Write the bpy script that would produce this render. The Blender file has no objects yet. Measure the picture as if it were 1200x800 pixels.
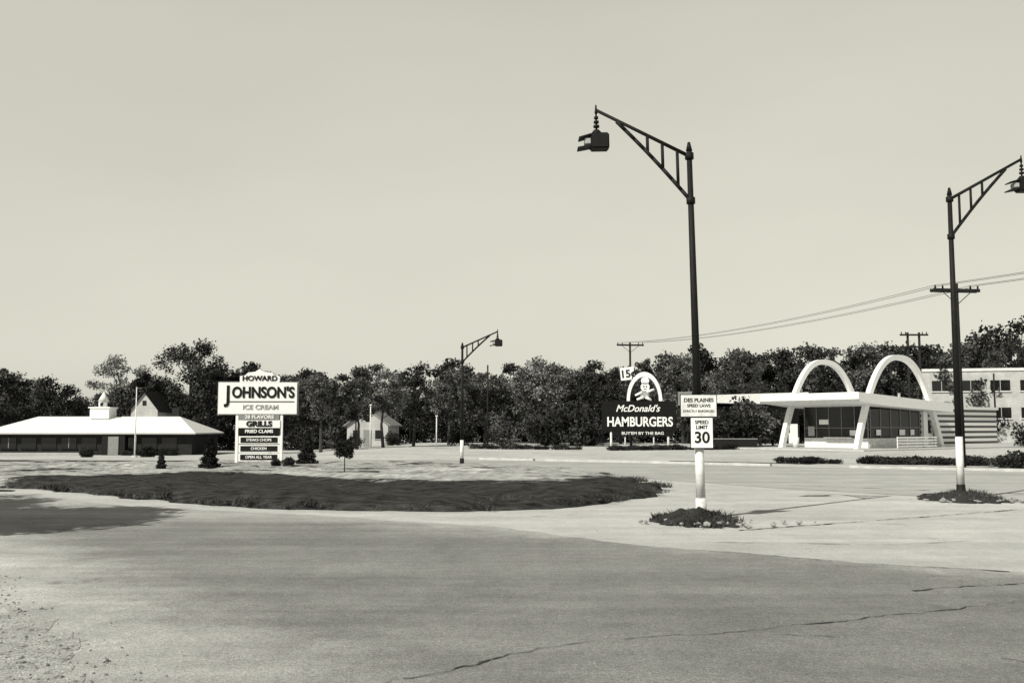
import bpy, bmesh, math, random
import numpy as np
from mathutils import Vector, Matrix, noise as mnoise
R = math.radians
scene = bpy.context.scene
random.seed(7)

# ------------------------------------------------------------------ basics
def ss(a, b, x):
    t = max(0.0, min(1.0, (x - a) / (b - a)))
    return t * t * (3 - 2 * t)
def gz(x, y):
    """terrain height: the restaurant lot on the left lies about 1 m lower"""
    return -1.0 * ss(62, 95, y) * ss(-10, -28, x)

def link(o, parent=None):
    scene.collection.objects.link(o)
    if parent is not None:
        o.parent = parent
    return o
def root(name, loc, rz=0.0, tilt=(0, 0)):
    e = bpy.data.objects.new(name, None)
    e.location = loc
    e.rotation_euler = (tilt[0], tilt[1], rz)
    e.empty_display_size = 0.3
    return link(e)
def meshobj(name, verts, faces, mat, parent=None, smooth=False, loc=(0, 0, 0)):
    me = bpy.data.meshes.new(name)
    me.from_pydata([tuple(v) for v in verts], [], faces)
    me.update()
    if mat is not None:
        me.materials.append(mat)
    if smooth:
        for p in me.polygons: p.use_smooth = True
    o = bpy.data.objects.new(name, me)
    o.location = loc
    return link(o, parent)

# ------------------------------------------------------------------ materials
def mat(name, v, rough=0.8, var=0.15, scale=4.0, spec=0.25, metal=0.0, bump=0.0, bscale=20.0):
    m = bpy.data.materials.new(name); m.use_nodes = True
    nt = m.node_tree; b = nt.nodes['Principled BSDF']
    b.inputs['Roughness'].default_value = rough
    b.inputs['Specular IOR Level'].default_value = spec
    b.inputs['Metallic'].default_value = metal
    tc = nt.nodes.new('ShaderNodeTexCoord')
    n = nt.nodes.new('ShaderNodeTexNoise'); n.inputs['Scale'].default_value = scale
    n.inputs['Detail'].default_value = 6
    n.inputs['Roughness'].default_value = 0.65
    nt.links.new(tc.outputs['Object'], n.inputs['Vector'])
    mr = nt.nodes.new('ShaderNodeMapRange')
    mr.inputs['From Min'].default_value = 0.3; mr.inputs['From Max'].default_value = 0.7
    mr.inputs['To Min'].default_value = v * (1 - var); mr.inputs['To Max'].default_value = v * (1 + var)
    nt.links.new(n.outputs['Fac'], mr.inputs['Value'])
    nt.links.new(mr.outputs['Result'], b.inputs['Base Color'])
    if bump > 0:
        n2 = nt.nodes.new('ShaderNodeTexNoise'); n2.inputs['Scale'].default_value = bscale
        n2.inputs['Detail'].default_value = 5
        nt.links.new(tc.outputs['Object'], n2.inputs['Vector'])
        bp = nt.nodes.new('ShaderNodeBump'); bp.inputs['Strength'].default_value = bump
        bp.inputs['Distance'].default_value = 0.05
        nt.links.new(n2.outputs['Fac'], bp.inputs['Height'])
        nt.links.new(bp.outputs['Normal'], b.inputs['Normal'])
    return m

def ground_mat(name, base, layers, speckle=0.25, spscale=45.0, bump=0.4, rot=0.0, streak=0.0, dark=None, blends=None):
    """layers: (scale, amount) mottling. streak: along-road wear. dark: (scale, lo, hi, value) patches.
    blends: (x0, y0, nx, ny, d0, d1, value) - ground cover that takes over past a line on the ground."""
    m = bpy.data.materials.new(name); m.use_nodes = True
    nt = m.node_tree; N = nt.nodes; L = nt.links; b = N['Principled BSDF']
    b.inputs['Roughness'].default_value = 0.92
    b.inputs['Specular IOR Level'].default_value = 0.15
    tc = N.new('ShaderNodeTexCoord')
    def noise(scale, detail=6, vec=None, rough=0.6):
        n = N.new('ShaderNodeTexNoise'); n.inputs['Scale'].default_value = scale
        n.inputs['Detail'].default_value = detail; n.inputs['Roughness'].default_value = rough
        L.new(vec if vec else tc.outputs['Object'], n.inputs['Vector'])
        return n.outputs['Fac']
    def math_(op, a, b_, c=None):
        n = N.new('ShaderNodeMath'); n.operation = op
        for i, x in enumerate((a, b_) if c is None else (a, b_, c)):
            if isinstance(x, (int, float)): n.inputs[i].default_value = x
            else: L.new(x, n.inputs[i])
        return n.outputs[0]
    val = base
    if blends:
        sx = N.new('ShaderNodeSeparateXYZ'); L.new(tc.outputs['Object'], sx.inputs[0])
        for (x0, y0, nx_, ny_, d0, d1, v2) in blends:
            dd = math_('ADD', math_('MULTIPLY', sx.outputs['X'], nx_), math_('MULTIPLY', sx.outputs['Y'], ny_))
            dd = math_('SUBTRACT', dd, x0 * nx_ + y0 * ny_)
            dd = math_('ADD', dd, math_('MULTIPLY', math_('SUBTRACT', noise(0.9, 8, None, .7), .5), 3.0))
            mr = N.new('ShaderNodeMapRange'); mr.interpolation_type = 'SMOOTHSTEP'
            mr.inputs['From Min'].default_value = d0; mr.inputs['From Max'].default_value = d1
            L.new(dd, mr.inputs['Value'])
            mx = N.new('ShaderNodeMix'); mx.data_type = 'FLOAT'
            L.new(mr.outputs['Result'], mx.inputs['Factor'])
            if isinstance(val, (int, float)): mx.inputs['A'].default_value = val
            else: L.new(val, mx.inputs['A'])
            mx.inputs['B'].default_value = v2
            val = mx.outputs['Result']
    for (s, a) in layers + [(spscale, speckle)]:
        f = noise(s)
        k = math_('MULTIPLY_ADD', math_('SUBTRACT', f, 0.5), 4 * a, 1.0)
        val = math_('MULTIPLY', val, k)
    if streak > 0:
        mp = N.new('ShaderNodeMapping'); mp.inputs['Rotation'].default_value = (0, 0, rot)
        mp.inputs['Scale'].default_value = (0.05, 1.0, 1.0)
        L.new(tc.outputs['Object'], mp.inputs['Vector'])
        f = noise(0.9, 5, mp.outputs['Vector'])
        k = math_('MULTIPLY_ADD', math_('SUBTRACT', f, 0.5), 4 * streak, 1.0)
        val = math_('MULTIPLY', val, k)
    if dark:
        for (s, lo, hi, dv) in dark:
            f = noise(s, 8, None, 0.7)
            mr = N.new('ShaderNodeMapRange'); mr.interpolation_type = 'SMOOTHSTEP'
            mr.inputs['From Min'].default_value = lo; mr.inputs['From Max'].default_value = hi
            L.new(f, mr.inputs['Value'])
            mx = N.new('ShaderNodeMix'); mx.data_type = 'FLOAT'
            L.new(mr.outputs['Result'], mx.inputs['Factor'])
            L.new(val, mx.inputs['A']); mx.inputs['B'].default_value = dv
            val = mx.outputs['Result']
    L.new(val, b.inputs['Base Color'])
    bp = N.new('ShaderNodeBump'); bp.inputs['Strength'].default_value = bump
    bp.inputs['Distance'].default_value = 0.02
    L.new(noise(spscale * 1.3, 4), bp.inputs['Height'])
    L.new(bp.outputs['Normal'], b.inputs['Normal'])
    return m

def leaf_mat(name, v, spread=0.75):
    m = bpy.data.materials.new(name); m.use_nodes = True
    nt = m.node_tree; N = nt.nodes; L = nt.links; b = N['Principled BSDF']
    b.inputs['Roughness'].default_value = 0.65
    b.inputs['Specular IOR Level'].default_value = 0.15
    g = N.new('ShaderNodeNewGeometry')
    tc = N.new('ShaderNodeTexCoord')
    n = N.new('ShaderNodeTexNoise'); n.inputs['Scale'].default_value = 0.5; n.inputs['Detail'].default_value = 3
    L.new(tc.outputs['Object'], n.inputs['Vector'])
    a = N.new('ShaderNodeMapRange'); a.inputs['From Min'].default_value = 0.38; a.inputs['From Max'].default_value = 0.64
    a.inputs['To Min'].default_value = v * (1 - spread * 0.8); a.inputs['To Max'].default_value = v * (1 + spread)
    L.new(n.outputs['Fac'], a.inputs['Value'])
    c = N.new('ShaderNodeMapRange'); c.inputs['To Min'].default_value = 0.6; c.inputs['To Max'].default_value = 1.35
    L.new(g.outputs['Random Per Island'], c.inputs['Value'])
    oi = N.new('ShaderNodeObjectInfo')
    c2 = N.new('ShaderNodeMapRange'); c2.inputs['To Min'].default_value = 0.5; c2.inputs['To Max'].default_value = 1.8
    L.new(oi.outputs['Random'], c2.inputs['Value'])
    mu = N.new('ShaderNodeMath'); mu.operation = 'MULTIPLY'
    L.new(a.outputs['Result'], mu.inputs[0]); L.new(c.outputs['Result'], mu.inputs[1])
    mu2 = N.new('ShaderNodeMath'); mu2.operation = 'MULTIPLY'
    L.new(mu.outputs[0], mu2.inputs[0]); L.new(c2.outputs['Result'], mu2.inputs[1])
    L.new(mu2.outputs[0], b.inputs['Base Color'])
    return m

M_white = mat('white_paint', 0.80, 0.6, 0.06, 3)
M_whiteold = mat('weathered_white_paint', 0.66, 0.7, 0.25, 5)
M_cream = mat('cream_wall', 0.42, 0.8, 0.2, 1)
M_grey = mat('grey_paint', 0.22, 0.7, 0.15, 3)
M_mid = mat('mid_grey_wall', 0.35, 0.8, 0.12, 2)
M_black = mat('black_paint', 0.010, 0.6, 0.2, 5, spec=.1)
M_iron = mat('dark_iron', 0.010, 0.65, 0.3, 6, spec=0.18)
M_wood = mat('creosote_wood', 0.02, 0.9, 0.35, 8, spec=.1)
M_brick = mat('dark_brick', 0.025, 0.9, 0.3, 6, spec=.1)
M_bark = mat('bark', 0.045, 0.95, 0.35, 6)
M_glass = mat('dark_glass', 0.010, 0.12, 0.2, 2, spec=0.4)
M_roofw = mat('white_roofing', 0.75, 0.8, 0.08, 1.2)
M_shingle = mat('grey_shingle', 0.3, 0.9, 0.2, 3)
M_steel = mat('stainless', 0.35, 0.4, 0.15, 3, metal=0.3)
M_letter = mat('letter_black', 0.012, 0.6, 0.1, 5, spec=.1)
M_kerb = mat('concrete_kerb', 0.45, 0.9, 0.18, 2, bump=0.3)
M_wire = mat('wire', 0.08, 0.6, 0.1, 5)
M_rock = mat('rock', 0.28, 0.9, 0.35, 8, bump=0.5)
M_crack = mat('tar_crack', 0.06, 0.9, 0.4, 3)

M_ground = ground_mat('lot_ground', 0.46, [(0.03, 0.15), (0.25, 0.2), (2.0, 0.2)], 0.35, 25, 0.5,
                      dark=[(0.05, 0.58, 0.66, 0.09), (0.5, 0.61, 0.72, 0.12)])
M_asphalt = ground_mat('worn_asphalt', 0.255, [(0.18, 0.16), (0.7, 0.15), (4, 0.13), (22, .22)], 0.6, 75, 0.9, rot=R(36), streak=0.26,
                       blends=[(-7.0, 14.65, -.798, -.603, -1.7, .6, .48), (-4.2, 22.4, -.10, .995, -2.4, .6, .42), (-4.2, 22.4, .606, .796, -1.5, .6, .42)],
                       dark=[(.28, .60, .72, .17)])
M_concrete = ground_mat('pale_concrete', 0.47, [(0.12, 0.13), (0.9, 0.14), (6, 0.10), (22, .12)], 0.35, 50, 0.5, rot=R(35), streak=0.17,
                        dark=[(0.35, 0.60, 0.72, 0.26)])
M_farroad = ground_mat('street_paving', 0.38, [(0.1, 0.13), (0.8, 0.12)], 0.3, 40, 0.3, rot=R(40), streak=0.2)
M_gravel = ground_mat('gravel_shoulder', 0.42, [(0.5, 0.15), (4, 0.25)], 0.9, 55, 1.0, dark=[(9, 0.57, 0.67, 0.11)])
M_soil = ground_mat('soil', 0.035, [(0.8, 0.2), (5, 0.3)], 0.4, 30, 0.8)
M_lawn = ground_mat('rough_grass', 0.04, [(0.3, 0.2), (2, 0.3)], 0.5, 20, 1.0, dark=[(0.5, 0.54, 0.62, 0.4)])
M_leafD = leaf_mat('foliage_dark', 0.027)
M_leafM = leaf_mat('foliage_mid', 0.052)
M_leafL = leaf_mat('foliage_light', 0.095)
M_grass = leaf_mat('grass_blades', 0.04)

def island_mat():
    m = bpy.data.materials.new('island_ground'); m.use_nodes = True
    nt = m.node_tree; N = nt.nodes; L = nt.links; b = N['Principled BSDF']
    b.inputs['Roughness'].default_value = 0.95; b.inputs['Specular IOR Level'].default_value = 0.1
    tc = N.new('ShaderNodeTexCoord')
    at = N.new('ShaderNodeAttribute'); at.attribute_name = 'verge'
    mp = N.new('ShaderNodeMapping'); mp.inputs['Scale'].default_value = (.4, 1, 1)
    L.new(tc.outputs['Object'], mp.inputs['Vector'])
    n = N.new('ShaderNodeTexNoise'); n.inputs['Scale'].default_value = 0.5; n.inputs['Detail'].default_value = 9
    n.inputs['Roughness'].default_value = 0.78
    L.new(mp.outputs['Vector'], n.inputs['Vector'])
    ad = N.new('ShaderNodeMath'); ad.operation = 'ADD'
    L.new(at.outputs['Fac'], ad.inputs[0]); L.new(n.outputs['Fac'], ad.inputs[1])
    mr = N.new('ShaderNodeMapRange'); mr.interpolation_type = 'SMOOTHSTEP'
    mr.inputs['From Min'].default_value = 0.93; mr.inputs['From Max'].default_value = 1.04
    L.new(ad.outputs[0], mr.inputs['Value'])
    n2 = N.new('ShaderNodeTexNoise'); n2.inputs['Scale'].default_value = 5; n2.inputs['Detail'].default_value = 9
    n2.inputs['Roughness'].default_value = 0.7
    L.new(mp.outputs['Vector'], n2.inputs['Vector'])
    def rng(lo, hi):
        q = N.new('ShaderNodeMapRange'); q.inputs['From Min'].default_value = 0.35; q.inputs['From Max'].default_value = 0.68
        q.inputs['To Min'].default_value = lo; q.inputs['To Max'].default_value = hi
        L.new(n2.outputs['Fac'], q.inputs['Value']); return q.outputs['Result']
    mx = N.new('ShaderNodeMix'); mx.data_type = 'FLOAT'
    L.new(mr.outputs['Result'], mx.inputs['Factor'])
    L.new(rng(0.16, 0.6), mx.inputs['A']); L.new(rng(0.004, 0.07), mx.inputs['B'])
    L.new(mx.outputs['Result'], b.inputs['Base Color'])
    bp = N.new('ShaderNodeBump'); bp.inputs['Strength'].default_value = 0.8; bp.inputs['Distance'].default_value = 0.08
    L.new(n2.outputs['Fac'], bp.inputs['Height']); L.new(bp.outputs['Normal'], b.inputs['Normal'])
    return m
M_island = island_mat()

def stripe_mat():
    m = bpy.data.materials.new('striped_tile'); m.use_nodes = True
    nt = m.node_tree; N = nt.nodes; L = nt.links; b = N['Principled BSDF']
    b.inputs['Roughness'].default_value = 0.35
    tc = N.new('ShaderNodeTexCoord'); sx = N.new('ShaderNodeSeparateXYZ')
    L.new(tc.outputs['Object'], sx.inputs[0])
    d = N.new('ShaderNodeMath'); d.operation = 'MULTIPLY'; d.inputs[1].default_value = 1 / 0.52
    L.new(sx.outputs['Z'], d.inputs[0])
    f = N.new('ShaderNodeMath'); f.operation = 'FRACT'; L.new(d.outputs[0], f.inputs[0])
    g = N.new('ShaderNodeMath'); g.operation = 'GREATER_THAN'; g.inputs[1].default_value = 0.46; L.new(f.outputs[0], g.inputs[0])
    mr = N.new('ShaderNodeMapRange'); mr.inputs['To Min'].default_value = 0.03; mr.inputs['To Max'].default_value = 0.82
    L.new(g.outputs[0], mr.inputs['Value']); L.new(mr.outputs['Result'], b.inputs['Base Color'])
    return m
M_stripe = stripe_mat()

# ------------------------------------------------------------------ primitives
def box(name, c, s, m, parent=None, rz=0.0, bevel=0.0, rot=None):
    bm = bmesh.new(); bmesh.ops.create_cube(bm, size=1.0)
    bmesh.ops.scale(bm, vec=Vector(s), verts=bm.verts)
    if bevel > 0:
        bmesh.ops.bevel(bm, geom=bm.edges[:], offset=bevel, segments=2, affect='EDGES')
    me = bpy.data.meshes.new(name); bm.to_mesh(me); bm.free(); me.materials.append(m)
    o = bpy.data.objects.new(name, me); o.location = c
    o.rotation_euler = rot if rot else (0, 0, rz)
    return link(o, parent)
def tube(name, p0, p1, r0, r1, m, parent=None, seg=12):
    p0 = Vector(p0); p1 = Vector(p1); d = p1 - p0; L_ = d.length
    bm = bmesh.new()
    bmesh.ops.create_cone(bm, cap_ends=True, segments=seg, radius1=r0, radius2=r1, depth=L_)
    q = d.to_track_quat('Z', 'Y').to_matrix().to_4x4()
    bmesh.ops.transform(bm, matrix=Matrix.Translation((p0 + p1) / 2) @ q, verts=bm.verts)
    me = bpy.data.meshes.new(name); bm.to_mesh(me); bm.free(); me.materials.append(m)
    for p in me.polygons:
        if len(p.vertices) == 4: p.use_smooth = True
    return link(bpy.data.objects.new(name, me), parent)
def text(name, s, loc, size, m, parent, sx=1.0, bold=0.0, rot=(R(90), 0, 0), shear=0.0, ext=0.012):
    c = bpy.data.curves.new(name, 'FONT'); c.body = s; c.size = size
    c.align_x = 'CENTER'; c.align_y = 'CENTER'; c.extrude = ext; c.offset = bold; c.shear = shear
    c.materials.append(m)
    o = bpy.data.objects.new(name, c); o.location = loc; o.rotation_euler = rot; o.scale = (sx, 1, 1)
    return link(o, parent)

def chaikin(pts, n=3):
    for _ in range(n):
        q = []
        for i in range(len(pts)):
            a = pts[i]; b = pts[(i + 1) % len(pts)]
            q.append((a[0] * .75 + b[0] * .25, a[1] * .75 + b[1] * .25))
            q.append((a[0] * .25 + b[0] * .75, a[1] * .25 + b[1] * .75))
        pts = q
    return pts
def rough_poly(pts, step=0.5, amp=0.08, freq=0.9):
    out = []
    n = len(pts)
    for i in range(n):
        a = Vector(pts[i]).to_2d(); b = Vector(pts[(i + 1) % n]).to_2d()
        k = max(1, int((b - a).length / step))
        for j in range(min(k, 80)):
            p = a.lerp(b, j / min(k, 80))
            d = mnoise.noise_vector(Vector((p.x * freq, p.y * freq, 3.1))) * amp + mnoise.noise_vector(Vector((p.x * freq * 4, p.y * freq * 4, 1.1))) * amp * 0.4
            out.append((p.x + d.x, p.y + d.y))
    return out
def sheet(name, pts, z, m):
    bm = bmesh.new()
    vs = [bm.verts.new((p[0], p[1], z)) for p in pts]
    es = [bm.edges.new((vs[i], vs[(i + 1) % len(vs)])) for i in range(len(vs))]
    bmesh.ops.triangle_fill(bm, use_beauty=True, use_dissolve=False, edges=es)
    for f in bm.faces:
        if f.normal.z < 0: f.normal_flip()
    me = bpy.data.meshes.new(name); bm.to_mesh(me); bm.free(); me.materials.append(m)
    return link(bpy.data.objects.new(name, me))
def ribbon(name, path, w, z, m, jit=0.05, step=0.07, gaps=0.0, seed=1):
    rnd = random.Random(seed)
    P = []
    for i in range(len(path) - 1):
        a = Vector(path[i]); b = Vector(path[i + 1]); k = max(2, int((b - a).length / step))
        for j in range(k):
            p = a.lerp(b, j / k)
            d = mnoise.noise_vector(Vector((p.x * 1.3, p.y * 1.3, seed))) * jit * 1.5 + mnoise.noise_vector(Vector((p.x * 6, p.y * 6, seed))) * jit
            P.append(Vector((p.x + d.x + rnd.gauss(0, jit * .12), p.y + d.y + rnd.gauss(0, jit * .12))))
    V = []; F = []
    for i, p in enumerate(P):
        t = (P[min(i + 1, len(P) - 1)] - P[max(i - 1, 0)])
        if t.length < 1e-6: t = Vector((1, 0))
        t.normalize(); n = Vector((-t.y, t.x))
        ww = w * (0.3 + 1.2 * rnd.random()) * (0.35 + abs(mnoise.noise(Vector((p.x * 1.5, p.y * 1.5, 9 + seed)))) * 2.5)
        V += [(p.x + n.x * ww / 2, p.y + n.y * ww / 2, z), (p.x - n.x * ww / 2, p.y - n.y * ww / 2, z)]
        if i and mnoise.noise(Vector((p.x * 1.6, p.y * 1.6, 20 + seed))) > -0.5 + gaps:
            F.append((2 * i - 2, 2 * i - 1, 2 * i + 1, 2 * i))
    return meshobj(name, V, F, m)

# ------------------------------------------------------------------ terrain
xs = [-2500, -1200, -600, -300, -180, -130] + list(np.arange(-100, 101, 4.0)) + [130, 180, 300, 600, 1200, 2500]
ys = [-600, -200, -80, -30] + list(np.arange(-10, 171, 4.0)) + [200, 260, 400, 700, 1300, 2500]
V = [(x, y, gz(x, y)) for y in ys for x in xs]
nx = len(xs)
F = [(j * nx + i, j * nx + i + 1, (j + 1) * nx + i + 1, (j + 1) * nx + i) for j in range(len(ys) - 1) for i in range(nx - 1)]
meshobj('ground', V, F, M_ground, smooth=True)

apron = [(-60, 62), (-30, 42), (-15, 29.5), (-9.4, 24.7), (-4.2, 22.3), (0, 19.5), (2.2, 16.7), (5.1, 14.7), (7.1, 13.7), (20, 9), (60, -4),
         (70, 20), (48, 32), (24, 42), (13.7, 48), (6, 56), (0, 60), (-8, 60), (-16, 56), (-30, 55), (-48, 61)]
sheet('concrete_apron', rough_poly(apron, 0.8, 0.12), 0.004, M_concrete)
hw = [(-60, 55), (-30, 42.3), (-15, 29.6), (-9.4, 24.8), (-4.2, 22.4), (0, 19.6), (2.2, 16.8), (5.1, 14.8), (7.1, 13.8), (20, 9.1), (60, -4),
      (60, -30), (12, -14), (0, 3), (-3.0, 7.2), (-6.9, 12.6), (-16, 22), (-60, 45)]
sheet('highway_road', rough_poly(hw, 0.25, 0.2), 0.008, M_asphalt)
st = [(-30, 61), (-12, 61), (-2, 60), (6, 55.5), (13.2, 50.2), (23, 44), (45, 33.5), (70, 22), (60, 8), (26, 20.5), (13.7, 26.5), (8.6, 32.5), (5.2, 38.5), (1.8, 45.5), (-4.4, 52), (-10, 53.5), (-30, 54)]
sheet('side_street_road', rough_poly(st, 0.8, 0.06), 0.012, M_farroad)
gs = [(-60, 43), (-16, 20.5), (-8.2, 13.4), (-6.2, 11.7), (-4.4, 9.6), (-3.2, 7.6), (-1.2, 4.2), (8, -14), (-60, -14)]
sheet('gravel_shoulder', rough_poly(gs, 0.12, 0.5, 1.1), 0.012, M_gravel)

ribbon('pavement_line', [(-1.3, 7.6), (0, 8.8), (.8, 9.4), (2.2, 9.8), (6.0, 11.5), (12, 14)], 0.021, 0.016, M_crack, 0.06, gaps=.08, seed=1)
ribbon('pavement_line', [(4.9, 12.2), (6.7, 12.8), (11, 14.6)], 0.022, 0.016, M_crack, 0.05, gaps=.2, seed=2)
ribbon('pavement_line', [(4.4, 19.2), (8.4, 21.6), (12.6, 24.2), (20, 27)], 0.06, 0.016, M_crack, 0.03, gaps=0.1, seed=3)  # broken dark line across the apron, sharing the crack material
ribbon('pavement_line', [(2.2, 9.8), (3.2, 9.5), (3.9, 8.9), (4.8, 8.2)], 0.010, 0.016, M_crack, 0.07, gaps=0.4, seed=4)
ribbon('pavement_line', [(2.5, 16.6), (5.2, 14.6), (7.1, 13.7), (14, 11.2)], 0.035, 0.016, M_crack, 0.06, gaps=0.5, seed=6)
ribbon('pavement_line', [(9.5, 34), (16, 29), (24, 23.5)], 0.06, 0.017, M_crack, 0.03, gaps=0.3, seed=7)
ribbon('pavement_line', [(2.4, 17.4), (6.5, 16.9), (12, 18.8), (19, 21.5)], 0.02, 0.016, M_crack, 0.03, gaps=0.4, seed=8)

def kerb(name, path, w=0.18, h=0.13):
    """real 13 cm kerb step"""
    V = []; F = []
    for i, p in enumerate(path):
        a = Vector(path[max(i - 1, 0)]); b = Vector(path[min(i + 1, len(path) - 1)]); t = (b - a).normalized(); n = Vector((-t.y, t.x)) * w
        V += [(p[0], p[1], -0.05), (p[0], p[1], h), (p[0] + n.x, p[1] + n.y, h), (p[0] + n.x, p[1] + n.y, -0.05)]
        if i:
            k = 4 * i
            for q in range(3): F.append((k - 4 + q, k - 3 + q, k + 1 + q, k + q))
    return meshobj(name, V, F, M_kerb)
kerb('street_kerb', [(-2, 60.2), (6, 55.7), (13.2, 50.5)])
kerb('street_kerb', [(16.5, 48.4), (23, 44.3), (27, 42.2)])
kerb('street_kerb', [(32, 39.9), (45, 33.8), (70, 22.3)])

# ------------------------------------------------------------------ traffic island
isl = chaikin([(-30, 39), (-15.2, 32.3), (-8.5, 25.6), (-4.5, 23.7), (-.8, 23.6), (2.2, 24.8), (4.6, 29.5), (4.6, 36), (1.6, 44.2), (-4.6, 50.6), (-9, 51.5), (-20, 50), (-30, 49), (-36, 44)], 3)
cx, cy = -10.5, 38.5
rings = [1.0, .992, .975, .95, .91, .86, .8, .72, .62, .5, .36, .2]
hts = [0.0, .08, .15, .21, .26, .29, .3, .3, .3, .3, .3, .3]
isl = rough_poly(isl, 0.3, 0.5, 0.6)
V = []; F = []; ver = []
n = len(isl)
for k, rr in enumerate(rings):
    for (x, y) in isl:
        X = cx + (x - cx) * rr; Y = cy + (y - cy) * rr
        nz = mnoise.noise(Vector((X * .8, Y * .8, 0))) * .15 + mnoise.noise(Vector((X * 3, Y * 3, 0))) * .07
        V.append((X, Y, hts[k] + (nz if k > 0 else -0.02)))
        # near bank is rough grass, crown is sandy
        yb = 27.6 + .85 * min(8, max(0, -X - 3)) - 1.1 * max(0, -X - 12) + max(0, X - 1.5) * 1.9
        ver.append(0.76 - 0.075 * max(0, Y - yb))
V.append((cx, cy, .3)); ver.append(0.4)
for k in range(len(rings) - 1):
    for i in range(n):
        j = (i + 1) % n
        F.append((k * n + i, k * n + j, (k + 1) * n + j, (k + 1) * n + i))
k = len(rings) - 1
for i in range(n): F.append((k * n + i, k * n + (i + 1) % n, len(V) - 1))
o = meshobj('traffic_island', V, F, M_island, smooth=True)
at = o.data.attributes.new('verge', 'FLOAT', 'POINT')
at.data.foreach_set('value', [max(0.42, v) for v in ver])

# ------------------------------------------------------------------ foliage generators
def quads(C, size, rng, flat=0.0):
    n = len(C)
    a = rng.normal(size=(n, 3)); a[:, 2] *= (1 - flat)
    a /= np.linalg.norm(a, axis=1)[:, None]
    b = rng.normal(size=(n, 3)); b -= (a * b).sum(1)[:, None] * a
    b /= np.linalg.norm(b, axis=1)[:, None]
    s = size * (0.55 + 0.9 * rng.random(n))[:, None]
    a = a * s * .5; b = b * s * .36
    V = np.stack([C - a, C + b * 1.0 - a * .1, C + a, C - b - a * .1], axis=1).reshape(-1, 3)
    return V
def build_leafmesh(name, V, trunkV, trunkF, mats):
    me = bpy.data.meshes.new(name)
    nl = len(V) // 4
    allV = np.concatenate([V, np.array(trunkV, dtype=float).reshape(-1, 3)]) if len(trunkV) else V
    faces = np.arange(nl * 4).reshape(-1, 4)
    tf = [[i + nl * 4 for i in f] for f in trunkF]
    me.from_pydata(allV.tolist(), [], faces.tolist() + tf)
    for m in mats: me.materials.append(m)
    mi = np.zeros(nl + len(tf), dtype=np.int32); mi[nl:] = 1
    me.polygons.foreach_set('material_index', mi)
    me.update()
    return me
def limb(TV, TF, p0, p1, r0, r1, seg=7):
    p0 = Vector(p0); p1 = Vector(p1); q = (p1 - p0).to_track_quat('Z', 'Y')
    b = len(TV)
    for (p, r) in ((p0, r0), (p1, r1)):
        for i in range(seg):
            a = 2 * math.pi * i / seg
            TV.append(tuple(p + q @ Vector((math.cos(a) * r, math.sin(a) * r, 0))))
    for i in range(seg):
        TF.append([b + i, b + (i + 1) % seg, b + seg + (i + 1) % seg, b + seg + i])
def tree_mesh(name, seed, h, r, base, nleaf, leaf, lm, nclump=34, clump=0.28, trunk_r=None):
    """broadleaf tree: tapered trunk, limbs to each clump, leaf-sized faces in clumps"""
    rng = np.random.default_rng(seed); rnd = random.Random(seed)
    TV = []; TF = []
    trunk_r = trunk_r or h * 0.02
    top = Vector((rnd.uniform(-.3, .3), rnd.uniform(-.3, .3), h * .62))
    mid = Vector((rnd.uniform(-.2, .2), rnd.uniform(-.2, .2), max(base * .9, h * .18)))
    limb(TV, TF, (0, 0, -0.3), mid, trunk_r * 1.2, trunk_r * .85)
    limb(TV, TF, mid, top, trunk_r * .85, trunk_r * .35)
    ch = (h - base) / 2; cz = base + ch
    C = []
    for i in range(nclump):
        th = rnd.uniform(0, 2 * math.pi); u = rnd.uniform(-0.95, 1)
        rad = rnd.uniform(.45, 1.0) ** .6
        prof = math.sqrt(max(0.05, 1 - u * u)) * (1.0 if u < 0 else 0.95)
        wob = 0.78 + 0.4 * abs(math.sin(th * 1.5 + seed)) * rnd.uniform(.6, 1)
        p = Vector((math.cos(th) * r * prof * rad * wob, math.sin(th) * r * prof * rad * wob, cz + u * ch * .88 * (0.85 + .15 * rad)))
        cs = r * clump * rnd.uniform(.6, 1.4)
        C.append((p, cs))
        if i % 2 == 0:
            s = mid.lerp(top, min(1, max(0, (p.z - mid.z) / max(.1, top.z - mid.z) * .6)))
            limb(TV, TF, s, p, trunk_r * .28, trunk_r * .07, 5)
    pts = []
    tot = sum(c[1] ** 2 for c in C)
    for (p, cs) in C:
        k = int(nleaf * cs * cs / tot)
        d = rng.normal(size=(k, 3)); d /= np.linalg.norm(d, axis=1)[:, None]
        rr = rng.random(k) ** 0.45
        d = d * (rr * cs)[:, None]; d[:, 2] *= .75
        d += rng.normal(size=(k, 3)) * cs * .14
        pts.append(np.array(p)[None] + d)
    V = quads(np.concatenate(pts), leaf, rng)
    return build_leafmesh(name, V, TV, TF, [lm, M_bark])
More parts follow.
